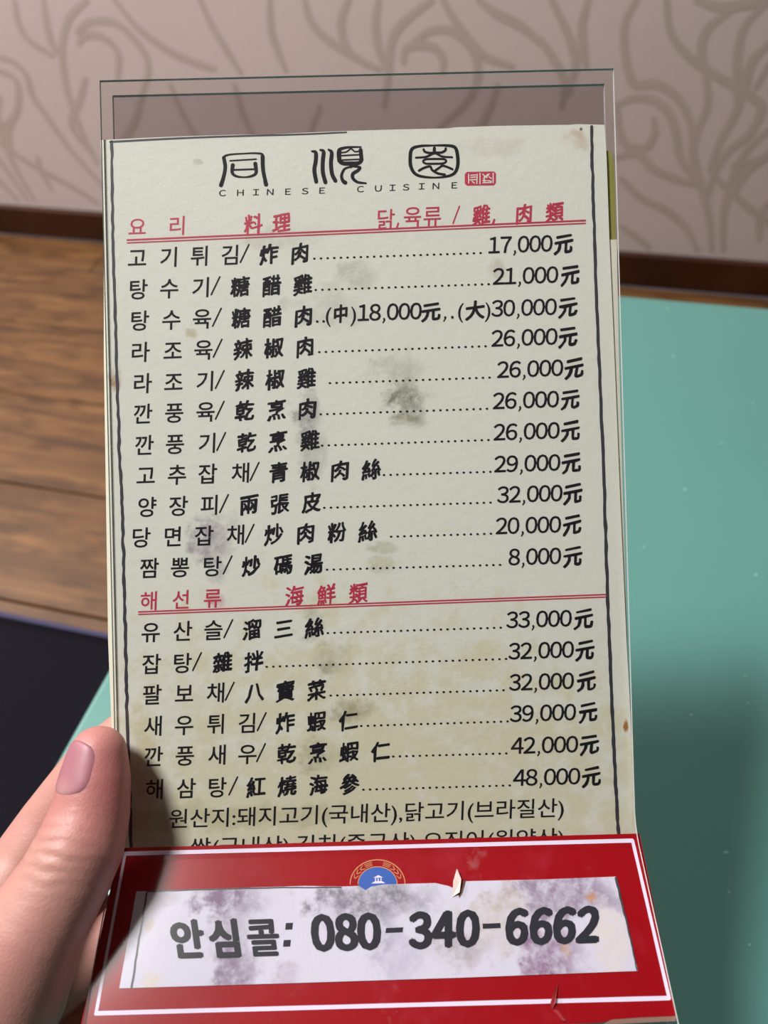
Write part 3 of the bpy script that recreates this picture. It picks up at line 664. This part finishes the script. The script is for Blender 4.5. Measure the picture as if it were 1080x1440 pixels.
# torn flaps of the covering film
k = N('torn_film'); M_TEAR = k.principled(srgb(196, 176, 170), 0.35)
M_TEAR_D = mat_plain('tear_painted_shade', srgb(104, 78, 60), 0.6)
def flap(name, pts, mat, parent=red):
    vs = [RH(x, y, l) for x, y, l in pts]
    return mesh_obj(name, vs, [tuple(range(len(vs)))] if len(vs) < 4 else [(0, i, i + 1) for i in range(1, len(vs) - 1)], mat, parent)
flap('torn_edge', [(636, 1262, .0004), (646, 1256, .0012), (648, 1238, .0016), (642, 1224, .0018), (637, 1240, .0009)], M_TEAR)
flap('torn_edge', [(645, 1264, .0004), (652, 1240, .0006), (655, 1237, .0005), (650, 1256, .0004)], M_TEAR_D)  # dark strip painted as the shade beside the lifted flap
k = N('crease_red'); M_CREASE = k.principled(srgb(168, 60, 66), 0.25)
flap('torn_edge', [(776, 1420, .0004), (780, 1410, .0013), (784, 1380, .0006), (779, 1392, .0012), (773, 1412, .0009)], M_CREASE)
flap('torn_edge', [(777, 1420, .0004), (783, 1421, .001), (796, 1436, .0004), (790, 1436, .0009)], M_CREASE)
flap('torn_edge', [(860, 1434, .0002), (900, 1431, .0003), (951, 1429, .0002), (950, 1436, -.0001), (846, 1441, -.0001)], mat_plain('torn_pulp', srgb(150, 118, 106), 0.8))

# ------------------------------------------------------------------ the hand
k = N('skin'); v = k.coord()
n1 = k.noise(v, 60, 4); n2 = k.noise(k.scaled(v, (1, 0.45, 1)), 900, 3, 0.7); n3 = k.noise(v, 25, 2)
c = k.mix(n1, srgb(178, 130, 120), srgb(194, 146, 136)); c = k.mix(k.ramp(n3, [(0.45, (0, 0, 0)), (0.7, (0.5, 0.5, 0.5))]), c, srgb(186, 122, 120))
tipd = at(158, 1105, 0.010)
dd = k.n('ShaderNodeVectorMath', {0: v, 1: tuple(tipd)}, operation='DISTANCE').outputs['Value']
c = k.mix(k.n('ShaderNodeMapRange', {'Value': dd, 1: 0.004, 2: 0.024, 3: 0.6, 4: 0.0}).outputs[0], c, srgb(184, 88, 96))  # shading on the thumb's right side put into the skin as darker red
M_SKIN = k.principled(c, 0.5, k.bump(k.math('ADD', k.math('MULTIPLY', n2, 0.6), k.n('ShaderNodeTexVoronoi', {'Vector': v, 'Scale': 1300.0}).outputs[0]), 0.16, 0.0003), **{'Subsurface Weight': 0.25, 'Subsurface Radius': (0.006, 0.002, 0.001), 'Subsurface Scale': 0.4})
bm = bmesh.new()
def chain(pts, step=0.3):
    for (a, ra), (b, rb) in zip(pts[:-1], pts[1:]):
        L = (b - a).length; m = max(2, int(L / (min(ra, rb) * step)))
        for i in range(m + 1):
            t = i / m
            bmesh.ops.create_icosphere(bm, subdivisions=3, radius=ra + (rb - ra) * t, matrix=Matrix.Translation(a.lerp(b, t)))
K = lambda L: [(at(x, y, z), r) for x, y, z, r in L]
thumb = K([(138, 1061, .0092, .0080), (134, 1098, .0106, .0096), (126, 1148, .0128, .0108), (112, 1192, .0160, .0118), (88, 1240, .0190, .0122), (44, 1312, .0225, .0138), (-2, 1400, .0240, .0172), (-70, 1490, .018, .021)])
chain(thumb)
index = K([(245, 985, -.0198, .0074), (190, 1025, -.0206, .0082), (125, 1080, -.0215, .0088), (70, 1157, -.020, .0098), (30, 1222, -.016, .011), (-16, 1296, -.008, .0130), (-75, 1385, .000, .016)])
chain(index)
mid = K([(265, 1085, -.0203, .0078), (205, 1140, -.0245, .0086), (130, 1220, -.030, .0093), (60, 1290, -.027, .0103), (-8, 1345, -.018, .0128), (-90, 1430, -.004, .016)]); chain(mid)
ring = K([(320, 1150, -.0203, .0076), (260, 1205, -.026, .0085), (190, 1280, -.033, .0092), (120, 1350, -.030, .0100), (10, 1430, -.021, .0125), (-80, 1500, -.006, .016)]); chain(ring)
pinky = K([(322, 1257, -.0195, .0064), (282, 1300, -.0258, .0073), (215, 1370, -.032, .0080), (150, 1440, -.030, .0088), (60, 1500, -.022, .0115), (-60, 1570, -.008, .015)]); chain(pinky)
pal = lambda x, y, z, r: (at(x, y, z), r)
wr = at(-190, 1620, 0.012)
for s_ in (index[-1], mid[-1], ring[-1], pinky[-1], thumb[-1]): chain([s_, (wr, 0.021)])
chain([index[-1], mid[-1]]); chain([mid[-1], ring[-1]]); chain([ring[-1], pinky[-1]]); chain([thumb[-1], index[-1]])
chain([thumb[-1], mid[-1]])
fd = Vector((-0.42, -0.62, 0.66)).normalized()
side = fd.cross(Vector((0, 0, 1))).normalized()
chain([(wr + side * 0.007, 0.021), (wr + side * 0.008 + fd * 0.06, 0.024), (wr + side * 0.010 + fd * 0.16, 0.030)]); chain([(wr - side * 0.007, 0.021), (wr - side * 0.008 + fd * 0.06, 0.024), (wr - side * 0.010 + fd * 0.16, 0.030)])
tmp = bm_obj('hand_raw', bm)
m1 = tmp.modifiers.new('r', 'REMESH'); m1.mode = 'VOXEL'; m1.voxel_size = 0.0011
m2 = tmp.modifiers.new('s', 'SMOOTH'); m2.iterations = 10; m2.factor = 0.6
dg = bpy.context.evaluated_depsgraph_get(); hm = bpy.data.meshes.new_from_object(tmp.evaluated_get(dg)); hm.name = 'hand'
bpy.data.objects.remove(tmp)
# knuckle folds on the back of the thumb, broad tip pad
th_ax = (thumb[1][0] - thumb[3][0]).normalized()
NAILN = Vector((-0.56, 0.0, 0.83)); NAILN = (NAILN - th_ax * NAILN.dot(th_ax)).normalized()
kn = at(78, 1200, 0.026)
for vtx in hm.vertices:
    p = vtx.co; d = (p - kn).length
    if d < 0.016:
        w_ = math.exp(-(d / 0.0075) ** 2); s_ = (p - kn).dot(th_ax) + 0.0012 * mnoise.noise(p * 260)
        wob_ = math.sin(s_ * 2 * math.pi / 0.0032)
        vtx.co += vtx.normal * w_ * (0.00028 * wob_ + 0.0007)
    d2 = (p - at(100, 1150, 0.022)).length
    if d2 < 0.012:
        lat = (p - kn).dot(th_ax.cross(NAILN))
        vtx.co += vtx.normal * math.exp(-(d2 / 0.006) ** 2) * 0.00007 * math.sin(lat * 2 * math.pi / 0.0011 + 3 * mnoise.noise(p * 300))
for p in hm.polygons: p.use_smooth = True
hm.materials.append(M_SKIN)
hand = bpy.data.objects.new('hand', hm); COL.objects.link(hand); hand.matrix_world = HM
tag(hand, 'left hand gripping the lower left edge of the menu holder, thumb in front', 'hand')
# thumbnail grown on the thumb surface
bvh = BVHTree.FromPolygons([v.co for v in hm.vertices], [tuple(p.vertices) for p in hm.polygons])
n0 = thumb[0][0] + th_ax * 0.0030; L_ = 0.0145
side_n = th_ax.cross(NAILN).normalized()
gu, gv = 16, 16; nv = []; ok = True
for i in range(gu + 1):
    u = i / gu
    for j in range(gv + 1):
        w_ = j / gv * 2 - 1
        # rounded outline: narrower at cuticle and tip
        half = 56 * (1 - 0.30 * (abs(2 * u - 1)) ** 4 - 0.06 * u)
        a = math.radians(w_ * half)
        endr = 0.0014 * w_ * w_ * (1 if u < .5 else -1)
        base = n0 - th_ax * (L_ * u) - th_ax * endr * (abs(2 * u - 1))
        dirn = NAILN * math.cos(a) + side_n * math.sin(a)
        h_, nn_, *_ = bvh.ray_cast(base + dirn * 0.03, -dirn)
        edge_ = max(abs(w_) ** 6, (2 * u - 1) ** 8 if u > .5 else 0)
        if h_ is None: h_ = base + dirn * 0.008
        nv.append(h_ + dirn * (0.00036 - 0.0006 * edge_))
nf = [(i * (gv + 1) + j, i * (gv + 1) + j + 1, (i + 1) * (gv + 1) + j + 1, (i + 1) * (gv + 1) + j) for i in range(gu) for j in range(gv)]
k = N('nail'); v = k.coord()
cut = n0 - th_ax * L_
dc = k.n('ShaderNodeVectorMath', {0: v, 1: tuple(cut + NAILN * 0.0095)}, operation='DISTANCE').outputs['Value']
c = k.mix(k.n('ShaderNodeMapRange', {'Value': dc, 1: 0.0015, 2: 0.0060, 3: 0.6, 4: 0.0}).outputs[0], srgb(166, 108, 120), srgb(192, 148, 146))
M_NAIL = k.principled(c, 0.45, k.bump(k.noise(v, 300, 2), 0.15, 0.0003), **{'Subsurface Weight': 0.15, 'Subsurface Radius': (0.004, 0.0015, 0.001), 'Subsurface Scale': 0.3})
nail = mesh_obj('thumbnail', nv, nf, M_NAIL, hand, True)
bm = bmesh.new(); bm.from_mesh(nail.data); bmesh.ops.recalc_face_normals(bm, faces=bm.faces); bm.to_mesh(nail.data); bm.free()
sm = nail.modifiers.new('thick', 'SOLIDIFY'); sm.thickness = 0.0003

# shirt cuff over the forearm
ctr = [(wr + side * 0.0005 * 0 + fd * (0.105 + 0.013 * i) , 0.0400 + 0.0016 * i + 0.0012 * math.sin(i * 2.1)) for i in range(9)]
bm = bmesh.new(); rings = []; up_ = side.cross(fd).normalized(); m = 32
for c_, r_ in [(ctr[0][0], ctr[0][1] - 0.003)] + ctr + [(ctr[-1][0] + fd * 0.004, 0.020), (ctr[-1][0] + fd * 0.005, 0.001)]:
    rings.append([bm.verts.new(c_ + side * math.cos(2 * math.pi * q_ / m) * r_ * 1.05 + up_ * math.sin(2 * math.pi * q_ / m) * r_ * 0.92) for q_ in range(m)])
for A_r, B_r in zip(rings[:-1], rings[1:]):
    for q_ in range(m): bm.faces.new((A_r[q_], A_r[(q_ + 1) % m], B_r[(q_ + 1) % m], B_r[q_]))
bmesh.ops.recalc_face_normals(bm, faces=bm.faces)
bm_obj('sleeve', bm, M_NAVY, hand, True)
